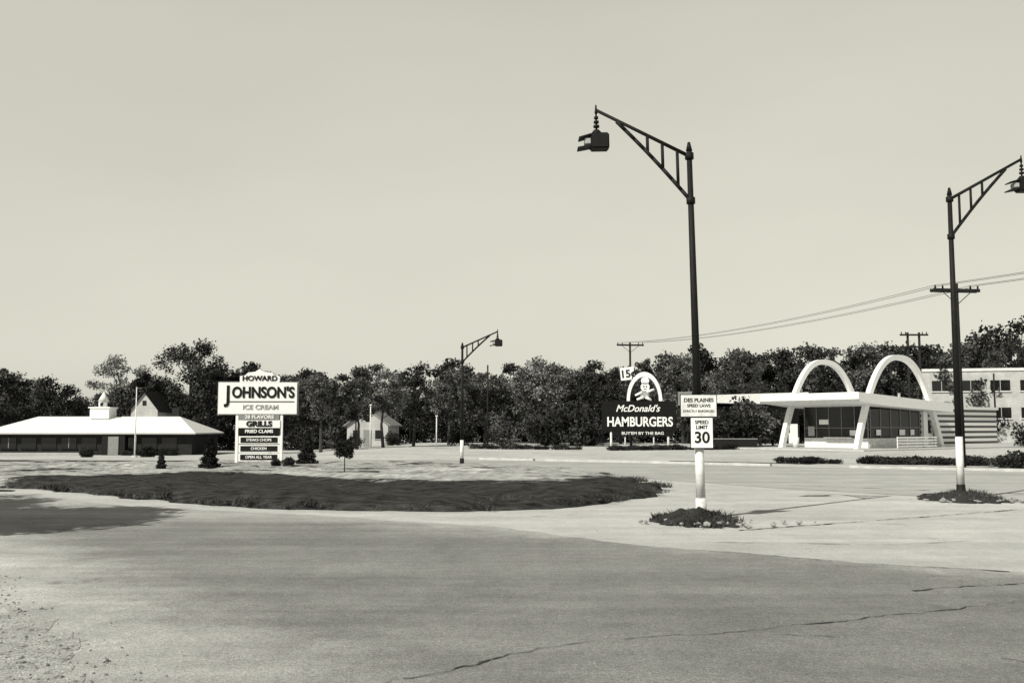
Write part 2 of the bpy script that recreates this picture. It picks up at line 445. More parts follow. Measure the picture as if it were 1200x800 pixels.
def shrub_mesh(name, seed, h, r, nleaf, leaf, lm, kind='ball', stem=0.0):
    rng = np.random.default_rng(seed); TV = []; TF = []
    limb(TV, TF, (0, 0, -.1), (0, 0, stem + h * .6), max(.02, r * .08), .015)
    if kind == 'cone':
        t = rng.random(nleaf) ** 1.5
        th = rng.random(nleaf) * 2 * math.pi
        lay = 0.85 + 0.18 * np.sin(t * 30) + .15 * np.sin(th * 5 + t * 9)
        rad = r * (1 - t) ** .8 * (0.4 + .6 * rng.random(nleaf) ** .4) * lay
        P = np.stack([np.cos(th) * rad, np.sin(th) * rad, stem + .05 * h + t * h * .97], 1)
    else:
        d = rng.normal(size=(nleaf, 3)); d /= np.linalg.norm(d, axis=1)[:, None]
        w = 1 + .2 * np.sin(d[:, 0] * 5 + seed) + .16 * np.sin(d[:, 1] * 6 + 2 * seed) + .12 * np.sin(d[:, 2] * 7)
        rr = rng.random(nleaf) ** .35 * w
        P = d * rr[:, None] * np.array([r, r, h / 2])[None]; P[:, 2] += h / 2 + stem
        P = P[P[:, 2] > 0]
    P += rng.normal(size=P.shape) * leaf * .3
    V = quads(P, leaf, rng)
    return build_leafmesh(name, V, TV, TF, [lm, M_bark])
def put(name, me, loc, s=1.0, rz=0.0, parent=None, sz=None):
    o = bpy.data.objects.new(name, me); o.location = loc; o.rotation_euler = (0, 0, rz)
    o.scale = (s, s, sz if sz else s)
    return link(o, parent)

# --- distant tree belt: (world X at 130 m, crown-top height)
prof = [(-80, 10.2), (-68, 9.9), (-63, 9.8), (-60.5, 5.0), (-57.5, 6.0), (-54, 7.5), (-50, 8), (-44, 8), (-37, 10), (-30, 10), (-25, 9.6), (-19, 9.9), (-13, 10.6), (-7, 10.4), (-3, 10.8), (1, 10.4),
        (5, 11), (9, 10), (13, 10.4), (18, 11.6), (24, 12.5), (28, 12.8), (36, 12.6), (42, 13.2), (50, 13.2), (58, 13.6), (64, 13.8), (68, 16.4), (76, 15), (95, 15)]
def ph(x):
    for i in range(len(prof) - 1):
        if prof[i][0] <= x <= prof[i + 1][0]:
            t = (x - prof[i][0]) / (prof[i + 1][0] - prof[i][0]); return prof[i][1] * (1 - t) + prof[i + 1][1] * t
    return 10
belt_var = [tree_mesh('belt_tree_mesh', 100 + i, 10, 2.3 + .45 * (i % 4), 1.4 + .5 * (i % 3), 4600, .28, [M_leafD, M_leafM, M_leafD, M_leafL, M_leafM][i % 5], 34, .26) for i in range(10)]
under = [shrub_mesh('undergrowth_mesh', 140 + i, 4.0, 2.8, 2200, .36, M_leafD) for i in range(3)]
belt = root('distant_tree_line', (0, 140, 0))
rnd = random.Random(3)
x = -84.0
i = 0
while x < 96:
    for yy in (134, 147):
        if yy > 140 and rnd.random() < (.3 if x < 15 else .05): continue
        xx = x + rnd.uniform(-1.2, 1.2); y = yy + rnd.uniform(-5, 4)
        X = xx * y / 130
        hh = (ph(xx) - 2) * y / 130 + 2
        hh *= (rnd.uniform(.78, 1.07) if x < 15 else rnd.uniform(.88, 1.04)) if yy < 140 else rnd.uniform(.85, .98)
        g = gz(X, y)
        s = (hh - g) / 10
        put('belt_tree', belt_var[rnd.randrange(10)], (X, y - 140, g), max(.75, s * rnd.uniform(.85, 1.1)), rnd.uniform(0, 6.28), belt, s)
        i += 1
    X = x + rnd.uniform(-1, 1)
    y = 127 + rnd.uniform(-2, 2)
    put('undergrowth', under[i % 3], (X * y / 130, y - 140, gz(X, y)), rnd.uniform(.7, 1.2), rnd.uniform(0, 6), belt)
    x += 2.6
far = root('distant_woods', (0, 230, 0))
for i in range(60):
    X = -170 + i * 6.2 + rnd.uniform(-1, 1)
    put('woods_tree', belt_var[i % 10], (X, rnd.uniform(-8, 8), gz(X, 230)), 1.35, rnd.uniform(0, 6), far, 1.1 + rnd.uniform(-.1, .15))

# --- individual trees
def tree(px_x, y, h, r, base, nleaf, leaf, lm, seed, ncl=40, cl=.26, name='broadleaf_tree'):
    me = tree_mesh(name + '_mesh', seed, h, r, base, nleaf, leaf, lm, ncl, cl)
    return put(name, me, (px_x, y, gz(px_x, y)), 1, seed)
tree(-42.0, 128, 14.4, 5.6, 2.2, 14000, .28, M_leafM, 11, 64, .22)   # big tree behind the restaurant
tree(-38.2, 124, 10.5, 3.2, 1.5, 6000, .30, M_leafD, 12)
tree(-51.5, 130, 12.8, 4.6, 2.0, 8500, .24, M_leafL, 13, 54, .18)
tree(-57.0, 122, 9.0, 3.6, 1.2, 7000, .30, M_leafD, 14)
tree(-64.5, 118, 10.4, 4.4, 1.0, 9000, .32, M_leafD, 15)
tree(-71.0, 116, 10.2, 4.4, 1.0, 9000, .32, M_leafD, 16)
tree(-47.0, 126, 10.0, 3.4, 1.0, 7000, .3, M_leafM, 17, 40, .2)
tree(-18.6, 96, 7.8, 2.4, 2.9, 4500, .2, M_leafL, 21, 34, .22)
tree(-15.4, 98, 7.0, 2.2, 2.7, 4200, .2, M_leafL, 22, 30, .24)
tree(-12.9, 99, 7.8, 2.4, 2.5, 5000, .2, M_leafL, 23, 34, .24)
tree(-10.4, 104, 8.0, 2.2, 2.6, 4000, .2, M_leafM, 38, 30, .24)
tree(-21.6, 106, 8.8, 3.0, 2.0, 6500, .26, M_leafD, 24)
tree(-26.5, 108, 8.6, 3.0, 1.6, 6500, .26, M_leafD, 25)
tree(3.7, 112, 9.9, 3.9, 1.0, 9000, .26, M_leafL, 26, 50, .23)
tree(-3.2, 115, 8.2, 3.0, 1.8, 6000, .26, M_leafM, 27)
tree(-7.2, 112, 8.8, 2.4, 2.6, 5000, .24, M_leafL, 33)
tree(0.0, 118, 9.8, 2.7, 2.2, 5000, .24, M_leafM, 34)
tree(8.6, 114, 8.2, 2.6, 1.2, 5000, .24, M_leafD, 35)
tree(12.8, 116, 9.4, 3.0, 1.2, 5500, .26, M_leafM, 28)
tree(20.5, 118, 10.6, 3.6, 1.2, 7000, .28, M_leafM, 29)
tree(29.0, 124, 12.0, 3.6, 1.2, 7000, .28, M_leafM, 36)
tree(62.5, 112, 13.6, 3.4, 1.5, 8000, .28, M_leafD, 30)
# trees standing off to the left of the highway (their shade falls on the roadway)
tree(-15.9, 16.6, 8.2, 3.3, 2.0, 15000, .28, M_leafM, 31, 46, .28)
tree(-20.4, 20.0, 8.0, 3.4, 2.0, 13000, .28, M_leafM, 32, 46, .28)
tree(-25.5, 26.5, 8.0, 3.2, 2.0, 9000, .28, M_leafM, 37)

ev = shrub_mesh('evergreen_mesh', 41, 1.6, .5, 4200, .09, M_leafD, 'cone')
ball = shrub_mesh('ball_mesh', 42, .75, .42, 2600, .08, M_leafD, 'ball')
stand = shrub_mesh('standard_mesh', 43, .7, .38, 2400, .08, M_leafD, 'ball', stem=.75)
put('evergreen_shrub', ev, (-12.7, 41.5, .22), .86, 0)
put('evergreen_shrub', ev, (-9.5, 45.8, .2), 1.0, 1)
put('evergreen_shrub', ev, (-14.2, 40.0, .2), .5, 2)
put('round_shrub', ball, (-9.9, 43.8, .2), .6, 1)
put('round_shrub', ball, (-10.5, 44.0, .2), .5, 4)
put('round_topiary_tree', stand, (-6.2, 36.6, .2), .9, 0)
bush = [shrub_mesh('bush_mesh', 50 + i, 2.4, 1.6, 3000, .2, [M_leafD, M_leafM, M_leafD][i]) for i in range(3)]
for k, (X, Y, s) in enumerate([(6.3, 104, 1.9), (3.8, 106, 1.6), (8.0, 103, 1.3), (21.6, 96.5, 1.5), (23.4, 99, 1.8), (19.6, 99, 1.2),
                              (51.5, 98, .8), (-1.0, 106, 1.1), (-5.5, 107, .9), (25.5, 104, 1.9), (-17.6, 110, .6), (-13.6, 112, .6)]):
    put('bush', bush[k % 3], (X, Y, gz(X, Y)), s, k)
low = [shrub_mesh('low_plant_mesh', 60 + i, .5, .6, 1100, .09, M_leafD) for i in range(3)]
def bed(name, a, b, n_, s0, s1, seed, z=0):
    r_ = random.Random(seed); g = root(name, (a[0], a[1], z))
    for i in range(n_):
        t = (i + r_.uniform(-.3, .3)) / n_
        put('plant', low[i % 3], ((b[0] - a[0]) * t, (b[1] - a[1]) * t + r_.uniform(-.4, .4), 0), r_.uniform(s0, s1), r_.uniform(0, 6), g)
bed('planting_bed', (15.0, 54.5), (18.0, 53.5), 9, .4, .8, 1)
bed('planting_bed', (19.0, 53.5), (24.8, 51.0), 20, .5, 1.05, 2)
bed('planting_bed', (23.8, 47.2), (27.0, 46.0), 12, 1.1, 1.7, 3)
bed('planting_bed', (8.5, 84), (20.0, 88), 26, .5, 1.0, 4)
bed('planting_bed', (-3.5, 90), (6.5, 86), 18, .5, 1.0, 5)
bed('planting_bed', (-41, 104), (-35, 104), 14, .7, 1.3, 6, -1.0)

def grass(name, regions, n_, h, seed, zf):
    """grass tufts, one mesh"""
    rng = np.random.default_rng(seed); V = []; F = []
    made = 0
    while made < n_:
        X, Y = regions(rng)
        dens = mnoise.noise(Vector((X * .9, Y * .9, 4.0)))
        if rng.random() > .5 + dens * 1.8:
            continue
        z = zf(X, Y); hs = h * (.6 + max(0, dens) * 2.4)
        for b in range(5):
            a = rng.random() * 6.28; hh = hs * (.3 + rng.random()); w = .018
            dx, dy = math.cos(a) * w, math.sin(a) * w; lx, ly = rng.normal() * hh * .6, rng.normal() * hh * .6
            ox, oy = rng.normal() * .07, rng.normal() * .07
            k = len(V)
            V += [(X + ox - dx, Y + oy - dy, z - .02), (X + ox + dx, Y + oy + dy, z - .02), (X + ox + lx, Y + oy + ly, z + hh)]
            F.append((k, k + 1, k + 2))
        made += 1
    return meshobj(name, V, F, M_grass)
def reg_isl(rng):
    while True:
        k = rng.integers(0, len(isl)); x, y = isl[k]
        if y > 40 and x < 0: continue
        rr = 1.01 - abs(rng.normal()) * .11
        if rr < .6: continue
        return cx + (x - cx) * rr, cy + (y - cy) * rr
def zi(X, Y):
    return .09 + mnoise.noise(Vector((X * .8, Y * .8, 0))) * .12
grass('grass', reg_isl, 6500, .10, 5, zi)

# ------------------------------------------------------------------ mounds at the lamp bases
def mound(name, c, rx, ry, h, seed):
    V = [(c[0], c[1], h)]; F = []; nr, ns = 9, 56
    for i in range(1, nr + 1):
        t = i / nr
        for j in range(ns):
            a = 2 * math.pi * j / ns
            w = 1 + .5 * mnoise.noise(Vector((math.cos(a) * 1.6, math.sin(a) * 1.6, seed))) + .3 * mnoise.noise(Vector((math.cos(a) * 6, math.sin(a) * 6, seed)))
            X = c[0] + math.cos(a) * rx * t * w; Y = c[1] + math.sin(a) * ry * t * w
            z = h * (1 - t ** 1.4) + mnoise.noise(Vector((X * 4, Y * 4, seed))) * .13 * (1 - t * .6)
            V.append((X, Y, z if i < nr else -.02))
    for j in range(ns): F.append((0, 1 + j, 1 + (j + 1) % ns))
    for i in range(nr - 1):
        for j in range(ns):
            a = 1 + i * ns + j; b = 1 + i * ns + (j + 1) % ns
            F.append((a, a + ns, b + ns, b))
    meshobj(name, V, F, M_soil, smooth=True)
    def reg(rng):
        a = rng.random() * 6.28; t = math.sqrt(rng.random()) * .95
        return c[0] + math.cos(a) * rx * t, c[1] + math.sin(a) * ry * t
    def zf(X, Y):
        t = min(1, math.hypot((X - c[0]) / rx, (Y - c[1]) / ry)); return h * (1 - t ** 1.4) * .9
    grass('grass', reg, 230, .10, seed + 9, zf)
mound('soil_mound', (3.9, 21.0, 0), .92, 1.4, .26, 1)
mound('soil_mound', (12.35, 27.2, 0), 1.1, 1.3, .24, 2)

def rocks(name, pts, seed, m=M_rock):
    """scattered stones joined in one mesh"""
    rnd_ = random.Random(seed); bm = bmesh.new()
    for (x_, y_, z_, s) in pts:
        M = Matrix.Translation((x_, y_, z_ + s * .2)) @ Matrix.Rotation(rnd_.uniform(0, 6), 4, 'Z') @ Matrix.Diagonal((s * rnd_.uniform(.7, 1.4), s * rnd_.uniform(.6, 1), s * rnd_.uniform(.4, .7), 1))
        r_ = bmesh.ops.create_icosphere(bm, subdivisions=1, radius=1.0, matrix=M)
        for v in r_['verts']:
            v.co += Vector((rnd_.uniform(-1, 1), rnd_.uniform(-1, 1), rnd_.uniform(-1, 1))) * s * .22
    me = bpy.data.meshes.new(name); bm.to_mesh(me); bm.free(); me.materials.append(m)
    link(bpy.data.objects.new(name, me))
r2 = random.Random(9)
rocks('mound_stones', [(4.1 + r2.gauss(0, .6), 20.4 + r2.gauss(0, .4), .05, r2.uniform(.02, .09)) for _ in range(90)] +
      [(12.5 + r2.gauss(0, .7), 26.5 + r2.gauss(0, .4), .05, r2.uniform(.02, .08)) for _ in range(70)], 4)
P = []
while len(P) < 3200:
    y_ = r2.uniform(7, 15); x_ = r2.uniform(-9, -2.0)
    edge = -2.7 - (y_ - 7.2) * .72
    if x_ > edge + r2.gauss(0, .4): continue
    P.append((x_, y_, .012, r2.uniform(.006, .021) * (2.0 if r2.random() < .07 else 1)))
rocks('gravel', P, 5)
P = [(r2.gauss(-6, 5) % 12 - 6, r2.uniform(8, 20), .01, r2.uniform(.005, .012)) for _ in range(300)]
rocks('road_grit', P, 6)

# ------------------------------------------------------------------ street lamps
def street_lamp(loc, side=1, s=1.0, arm=2.08, lean=0.0, white_to=1.6, white_from=0.0, rz=0.0):
    """lattice bracket with hanging hooded lantern; side -1: arm points to -X"""
    g = root('street_lamp', loc, rz, (0, lean)); H = 8.24 * s
    z = lambda v: v * s
    tube('base_collar', (0, 0, -.1), (0, 0, z(.35)), .13, .115, M_iron if white_from > 0 else M_whiteold, g, 16)
    tube('pole_painted', (0, 0, z(.35)), (0, 0, z(white_to)), .105, .098, M_whiteold, g, 16)
    tube('pole', (0, 0, z(white_to)), (0, 0, z(8.1)), .094, .06, M_iron, g, 16)
    tube('pole_cap', (0, 0, z(8.1)), (0, 0, H + .06), .075, .03, M_iron, g, 12)
    A = arm * side
    tip = Vector((A, 0, z(9.08))); top0 = Vector((0, 0, z(7.98))); bot0 = Vector((0, 0, z(6.96)))
    join = Vector((A * .78, 0, z(8.81)))
    tube('top_chord', top0, tip, .045, .038, M_iron, g, 8)
    pts = []
    for i in range(9):
        t = i / 8; p = bot0.lerp(join, t); p.z += .05 * s * math.sin(math.pi * t); pts.append(p)
    for i in range(8):
        tube('lower_chord', pts[i], pts[i + 1], .045, .045, M_iron, g, 8)
    for f in (.13, .29, .45):
        x_ = A * f
        zt = top0.z + (tip.z - top0.z) * f
        t = f / .78; zb = bot0.lerp(join, t).z + .05 * s * math.sin(math.pi * t)
        tube('strut', (x_, 0, zb), (x_, 0, zt), .036, .036, M_iron, g, 8)
    for zz in (z(7.98), z(6.96)):
        tube('clamp', (0, 0, zz - .07), (0, 0, zz + .07), .10, .10, M_iron, g, 12)
    tube('finial', (A, 0, z(9.0)), (A, 0, z(9.0) + .2), .035, .015, M_iron, g, 8)
    tube('hanger', (A, 0, z(8.58)), (A, 0, z(9.05)), .022, .022, M_iron, g, 8)
    for k, rr in ((8.9, .05), (8.8, .06), (8.7, .07)):
        tube('insulator', (A, 0, z(k) - .025), (A, 0, z(k) + .025), rr, rr, M_iron, g, 10)
    zt = z(8.56)
    tube('hood_cap', (A, 0, zt - .05), (A, 0, zt + .06), .15, .06, M_iron, g, 16)
    box('housing', (A + .06, 0, zt - .22), (.42, .36, .36), M_iron, g, bevel=.03)
    box('visor_upper', (A - .27, 0, zt - .11), (.28, .34, .03), M_iron, g, rot=(0, R(-16), 0))
    box('visor_lower', (A - .28, 0, zt - .35), (.32, .32, .03), M_iron, g, rot=(0, R(-10), 0))
    box('refractor', (A - .2, 0, zt - .22), (.16, .26, .15), M_mid, g, bevel=.02)
    return g
lamp1 = street_lamp((4.14, 21.7, .1), -1, 1.0, 2.08, lean=R(-1.0))
street_lamp((12.42, 27.4, .05), 1, 1.05, 2.08, white_from=1)
street_lamp((-2.75, 54.2, 0), 1, .80, 1.95, white_from=1)
street_lamp((33, 12, 0), -1, 1.05, 2.08)

def panel(name, w, h, m, loc, parent, t=.02, bevel=0.004):
    return box(name, loc, (w, t, h), m, parent, bevel=bevel)
sg = root('speed_limit_sign', (4.14, 21.7, 0))
sg.rotation_euler = (0, 0, R(-4))
fy = -.17
panel('rim', .80, .50, M_letter, (-.04, fy + .012, 2.46), sg, .012)
panel('upper_plate', .77, .47, M_whiteold, (-.04, fy, 2.46), sg)
text('legend', 'DES PLAINES', (-.04, fy - .012, 2.58), .115, M_letter, sg, 1.0, .003, ext=.003)
text('legend', 'SPEED LAWS', (-.04, fy - .012, 2.46), .09, M_letter, sg, 1.0, .002, ext=.003)
text('legend', 'STRICTLY ENFORCED', (-.04, fy - .012, 2.34), .07, M_letter, sg, 1.0, .001, ext=.003)
panel('rim', .50, .68, M_letter, (.02, fy + .012, 1.87), sg, .012)
panel('lower_plate', .47, .65, M_white, (.02, fy, 1.87), sg)
text('legend', 'SPEED', (.02, fy - .012, 2.10), .11, M_letter, sg, 1.0, .003, ext=.003)
text('legend', 'LIMIT', (.02, fy - .012, 1.99), .11, M_letter, sg, 1.0, .003, ext=.003)
text('number', '30', (.02, fy - .012, 1.76), .34, M_letter, sg, 1.0, .008, ext=.003)
box('bracket', (0, -.12, 2.46), (.3, .09, .04), M_iron, sg)
box('bracket', (0, -.12, 1.9), (.3, .09, .04), M_iron, sg)
box('rear_plate', (-.33, fy + .05, 2.62), (.30, .02, .30), M_grey, sg)

# ------------------------------------------------------------------ utility poles & wires
def upole(loc, h, r=.14, arms=((0.25, 2.4),), rz=0.0, double=False, name='utility_pole'):
    g = root(name, loc, rz)
    tube('pole', (0, 0, -.2), (0, 0, h), r, r * .72, M_wood, g, 12)
    for (dz, w) in arms:
        box('crossarm', (0, -.12, h - dz), (w, .1, .15), M_wood, g)
        if double: box('crossarm_rear', (0, .14, h - dz), (w, .1, .15), M_wood, g)
        for f in (-.46, -.3, .3, .46):
            tube('insulator', (w * f, -.12, h - dz + .06), (w * f, -.12, h - dz + .24), .05, .035, M_iron, g, 8)
        tube('brace', (0, -.13, h - dz - .7), (w * .32, -.13, h - dz - .05), .02, .02, M_wood, g, 6)
        tube('brace', (0, -.13, h - dz - .7), (-w * .32, -.13, h - dz - .05), .02, .02, M_wood, g, 6)
    return g
a1 = (21.4, 47.0); a2 = (11.1, 92.0); a0 = (34.5, 10.0)
upole((a1[0], a1[1], 0), 8.9, .19, ((.35, 2.4),), R(8), True)
upole((a2[0], a2[1], 0), 9.9, .13, ((.25, 2.6),), R(8))
upole((a0[0], a0[1], 0), 9.6, .16, ((.35, 2.4),), R(8))
tp = root('twin_utility_pole', (38.4, 93.5, 0))
for xx in (-.55, .55): tube('pole', (xx, 0, -.2), (xx, 0, 11.0), .15, .11, M_wood, tp)
for zz in (10.75, 9.6): box('crossarm', (0, -.16, zz), (2.7, .12, .16), M_wood, tp)
for xx in (-1.2, -.8, .8, 1.2): tube('insulator', (xx, -.16, 10.8), (xx, -.16, 11.05), .06, .04, M_iron, tp, 8)
upole((-2.6, 105.0, 0), 8.6, .11, ())
upole((-12.2, 118.0, 0), 7.0, .10, ())
upole((-16.8, 106.0, -.3), 6.2, .09, ())
upole((62, 118, 0), 9.5, .12, ())
upole((56, 114, 0), 8.2, .12, ())
wires = root('power_lines', (0, 0, 0))
def wire(name, p, q, sag, r=.012):
    c = bpy.data.curves.new(name, 'CURVE'); c.dimensions = '3D'; c.bevel_depth = r; c.bevel_resolution = 1
    sp = c.splines.new('POLY'); sp.points.add(24)
    for i in range(25):
        t = i / 24; v = Vector(p).lerp(Vector(q), t); v.z -= sag * 4 * t * (1 - t); sp.points[i].co = (*v, 1)
    c.materials.append(M_wire)
    return link(bpy.data.objects.new(name, c), wires)
for f in (-1.1, -.72, .72, 1.1):
    wire('wire', (a1[0] + f, a1[1] - .12, 8.78), (a2[0] + f, a2[1] - .12, 9.88), .55)
    wire('wire', (a0[0] + f, a0[1] - .12, 9.48), (a1[0] + f, a1[1] - .12, 8.78), .5)

# ------------------------------------------------------------------ ice-cream restaurant road sign
hj = root('restaurant_road_sign', (-12.5, 48.6, .12), R(2))
for x_ in (-1.05, 1.12):
    box('post', (x_, 0, 1.7), (.13, .13, 3.6), M_white, hj)
box('main_board', (-.05, -.02, 3.28), (3.85, .22, 1.55), M_white, hj, bevel=.01)
box('board_frame', (-.05, .02, 3.28), (3.95, .12, 1.66), M_grey, hj)
hd = [(-.95, 4.07), (-.95, 4.38), (-.7, 4.42), (-.55, 4.56), (-.2, 4.60), (0, 4.74), (.2, 4.60), (.6, 4.56), (.75, 4.42), (1.0, 4.38), (1.0, 4.07)]
V = [(x_, -.10, z_) for x_, z_ in hd] + [(x_, .06, z_) for x_, z_ in hd]; k = len(hd)
meshobj('header', V, [list(range(k)), list(range(2 * k - 1, k - 1, -1))] + [[i, k + i, k + (i + 1) % k, (i + 1) % k] for i in range(k)], M_white, hj)
text('lettering', 'HOWARD', (.03, -.12, 4.26), .34, M_letter, hj, 1.1, .010, ext=.012)
text('lettering', 'J', (-1.50, -.15, 3.47), 1.12, M_letter, hj, .85, .022, ext=.015)
text('lettering', "OHNSON'S", (.22, -.15, 3.55), .74, M_letter, hj, .82, .024, ext=.015)
text('lettering', 'ICE CREAM', (.1, -.15, 2.84), .32, M_mid, hj, 1.1, .004, ext=.012)
box('underline', (.15, -.14, 3.12), (3.2, .02, .04), M_letter, hj)
box('flavour_board', (.02, -.03, 2.36), (2.0, .16, .26), M_grey, hj)
text('lettering', '28 FLAVORS', (.05, -.13, 2.36), .24, M_white, hj, 1.1, .006, ext=.01)
box('grill_board', (.05, -.03, 2.02), (2.02, .18, .38), M_white, hj)
text('lettering', 'GRILLS', (.05, -.14, 2.02), .36, M_letter, hj, 1.15, .018, ext=.01)
box('open_board', (.05, -.03, 1.66), (2.02, .16, .28), M_black, hj)
text('lettering', 'FRIED CLAMS', (.05, -.13, 1.66), .22, M_white, hj, 1.05, .006, ext=.01)
for i, s_ in enumerate(('STEAKS CHOPS', 'CHICKEN', 'OPEN ALL YEAR')):
    zz = 1.24 - i * .42
    box('menu_board', (.05, 0, zz), (2.0, .14, .38), M_white, hj)
    box('menu_panel', (.05, -.08, zz), (1.80, .03, .26), M_iron, hj)
    text('lettering', s_, (.05, -.115, zz), .18, M_white, hj, 1.0, .003, ext=.006)
box('planter', (.05, 0, .05), (2.4, .3, .16), M_kerb, hj)

# ------------------------------------------------------------------ drive-in road sign
ms = root('drive_in_road_sign', (11.35, 88.0, 0), R(0))
for x_ in (-2.5, 2.6):
    tube('post', (x_, 0, -.1), (x_, 0, 1.7), .10, .10, M_whiteold, ms)
    tube('post', (x_ * .5, 0, -.1), (x_ * .5, 0, 1.7), .06, .06, M_whiteold, ms)
box('board', (0, 0, 2.95), (6.6, .35, 2.7), M_black, ms, bevel=.03)
box('marquee', (.3, -.02, 1.42), (5.4, .26, .50), M_black, ms)
text('lettering', 'HAMBURGERS', (.05, -.20, 2.42), 1.16, M_white, ms, .80, .03, ext=.02)
text('lettering', "McDonald's", (-.15, -.20, 3.62), .84, M_white, ms, .98, .012, shear=.35, ext=.02)
text('lettering', "BUY'EM BY THE BAG", (.3, -.17, 1.43), .36, M_white, ms, 1.15, .004, ext=.02)
def arc_band(name, rad_in, rad_out, y0, y1, cz, m, parent, cxx=0.0, sc=1.0, a0=0, a1=math.pi, n_=36):
    V = []; F = []
    for i in range(n_ + 1):
        a = a0 + (a1 - a0) * i / n_
        for (r_, yy) in ((rad_in, y0), (rad_out, y0), (rad_out, y1), (rad_in, y1)):
            V.append((cxx + math.cos(a) * r_, yy, cz + math.sin(a) * r_ * sc))
        if i:
            k = 4 * i
            for q in range(4): F.append((k - 4 + q, k - 4 + (q + 1) % 4, k + (q + 1) % 4, k + q))
    return meshobj(name, V, F, m, parent)
arc_band('sign_arch', 1.32, 1.58, -.15, .15, 4.3, M_white, ms, .5, 1.65)
ox = .22
tube('mascot_head', (.35 + ox, -.12, 5.55), (.35 + ox, -.04, 5.55), .40, .40, M_white, ms, 20)
tube('mascot_hat_crown', (.35 + ox, -.12, 6.12), (.35 + ox, -.04, 6.12), .36, .36, M_white, ms, 16)
box('mascot_hat_band', (.35 + ox, -.08, 5.88), (.55, .085, .16), M_mid, ms)
tube('mascot_eye', (.22 + ox, -.14, 5.6), (.22 + ox, -.121, 5.6), .07, .07, M_letter, ms, 10)
tube('mascot_eye', (.46 + ox, -.14, 5.6), (.46 + ox, -.121, 5.6), .07, .07, M_letter, ms, 10)
box('mascot_mouth', (.34 + ox, -.13, 5.38), (.26, .02, .06), M_letter, ms)
box('mascot_torso', (.3 + ox, -.08, 4.9), (.74, .08, .66), M_mid, ms, bevel=.03)
tube('mascot_arm', (.5 + ox, -.08, 5.1), (1.15 + ox, -.08, 5.35), .12, .09, M_white, ms)
tube('mascot_arm', (.1 + ox, -.08, 5.1), (-.55 + ox, -.08, 4.8), .12, .09, M_white, ms)
tube('mascot_leg', (.4 + ox, -.08, 4.65), (.9 + ox, -.08, 4.38), .14, .10, M_white, ms)
tube('mascot_leg', (.2 + ox, -.08, 4.65), (-.4 + ox, -.08, 4.42), .14, .10, M_white, ms)
box('price_panel', (-1.0, -.02, 6.75), (1.25, .2, 1.15), M_white, ms, rot=(0, R(-6), 0), bevel=.02)
text('lettering', '15¢', (-.98, -.14, 6.72), .95, M_letter, ms, 1.0, .02, rot=(R(90), R(-6), 0), ext=.015)
tube('price_strut', (-1.2, 0, 4.2), (-1.02, 0, 6.3), .06, .06, M_iron, ms)

# ------------------------------------------------------------------ the drive-in restaurant with arches
dr = root('drive_in_restaurant', (29.9, 86.0, 0), math.atan2(.6, .8))
box('forecourt', (11, 3.5, .03), (30, 14, .14), M_kerb, dr)
SP, HT = 14.2, 8.6
def arch(yc):
    V = []; F = []; n_ = 60
    pts = []
    for i in range(n_ + 1):
        th = -1 + 2 * i / n_
        t = math.copysign(1 - (1 - abs(th)) ** 1.6, th) if abs(th) > 1e-6 else 0
        pts.append(Vector((SP / 2 + t * SP / 2, 0, HT * (1 - abs(t) ** 2.45))))
    for i, p in enumerate(pts):
        a = pts[max(0, i - 1)]; b = pts[min(n_, i + 1)]; tt = (b - a).normalized(); nn = Vector((-tt.z, 0, tt.x))
        o_ = p; q = p - nn * .48
        if i in (0, n_): q.z = o_.z = 0
        V += [(o_.x, yc - .22, o_.z), (o_.x, yc + .22, o_.z), (q.x, yc + .22, q.z), (q.x, yc - .22, q.z)]
        if i:
            k = 4 * i
            for s_ in range(4): F.append((k - 4 + s_, k - 4 + (s_ + 1) % 4, k + (s_ + 1) % 4, k + s_))
    return meshobj('arch', V, F, M_white, dr)
arch(0); arch(8)
def prism(name, prof_xz, y0, y1, m, parent):
    k = len(prof_xz)
    V = [(x_, y0, z_) for x_, z_ in prof_xz] + [(x_, y1, z_) for x_, z_ in prof_xz]
    F = [list(range(k)), list(range(2 * k - 1, k - 1, -1))] + [[i, k + i, k + (i + 1) % k, (i + 1) % k] for i in range(k)]
    return meshobj(name, V, F, m, parent)
prism('canopy_roof', [(-1.2, 5.0), (-1.2, 4.2), (3.0, 3.85), (14.0, 3.4), (14.0, 4.2)], -1.3, 9.2, M_white, dr)
prism('canopy_trim', [(-1.22, 4.4), (-1.26, 4.3), (-1.26, 4.17), (-1.2, 4.17)], -1.32, 9.22, M_grey, dr)
box('dado_front', (3.0, 4, .5), (.2, 6.8, .95), M_whiteold, dr)
box('dado_side', (7.3, .6, .5), (8.4, .2, .95), M_whiteold, dr)
box('dado_side', (7.3, 7.4, .5), (8.4, .2, .95), M_whiteold, dr)
box('glass_front', (3.0, 4, 2.4), (.05, 6.7, 2.9), M_glass, dr)
for yy in (.6, 7.4):
    box('glass_side', (7.3, yy, 2.3), (8.3, .05, 2.65), M_glass, dr)
for yy in np.linspace(.62, 7.38, 6):
    box('mullion', (2.97, yy, 2.45), (.10, .05, 2.95), M_grey, dr)
box('transom', (2.93, 4, 1.9), (.08, 6.7, .05), M_grey, dr)
for xx in np.linspace(3.2, 11.2, 6):
    box('mullion', (xx, .56, 2.3), (.07, .10, 2.65), M_grey, dr)
box('transom', (7.3, .54, 1.95), (8.2, .06, .06), M_grey, dr)
box('menu_card', (2.9, 2.0, 1.45), (.03, .9, .5), M_white, dr)
box('menu_card', (2.9, 5.2, 2.45), (.03, 1.0, .45), M_white, dr)
box('menu_card', (2.9, 6.6, 1.6), (.03, .7, .9), M_mid, dr)
box('serving_counter', (2.65, 3.4, 1.02), (.6, 3.0, .08), M_steel, dr)
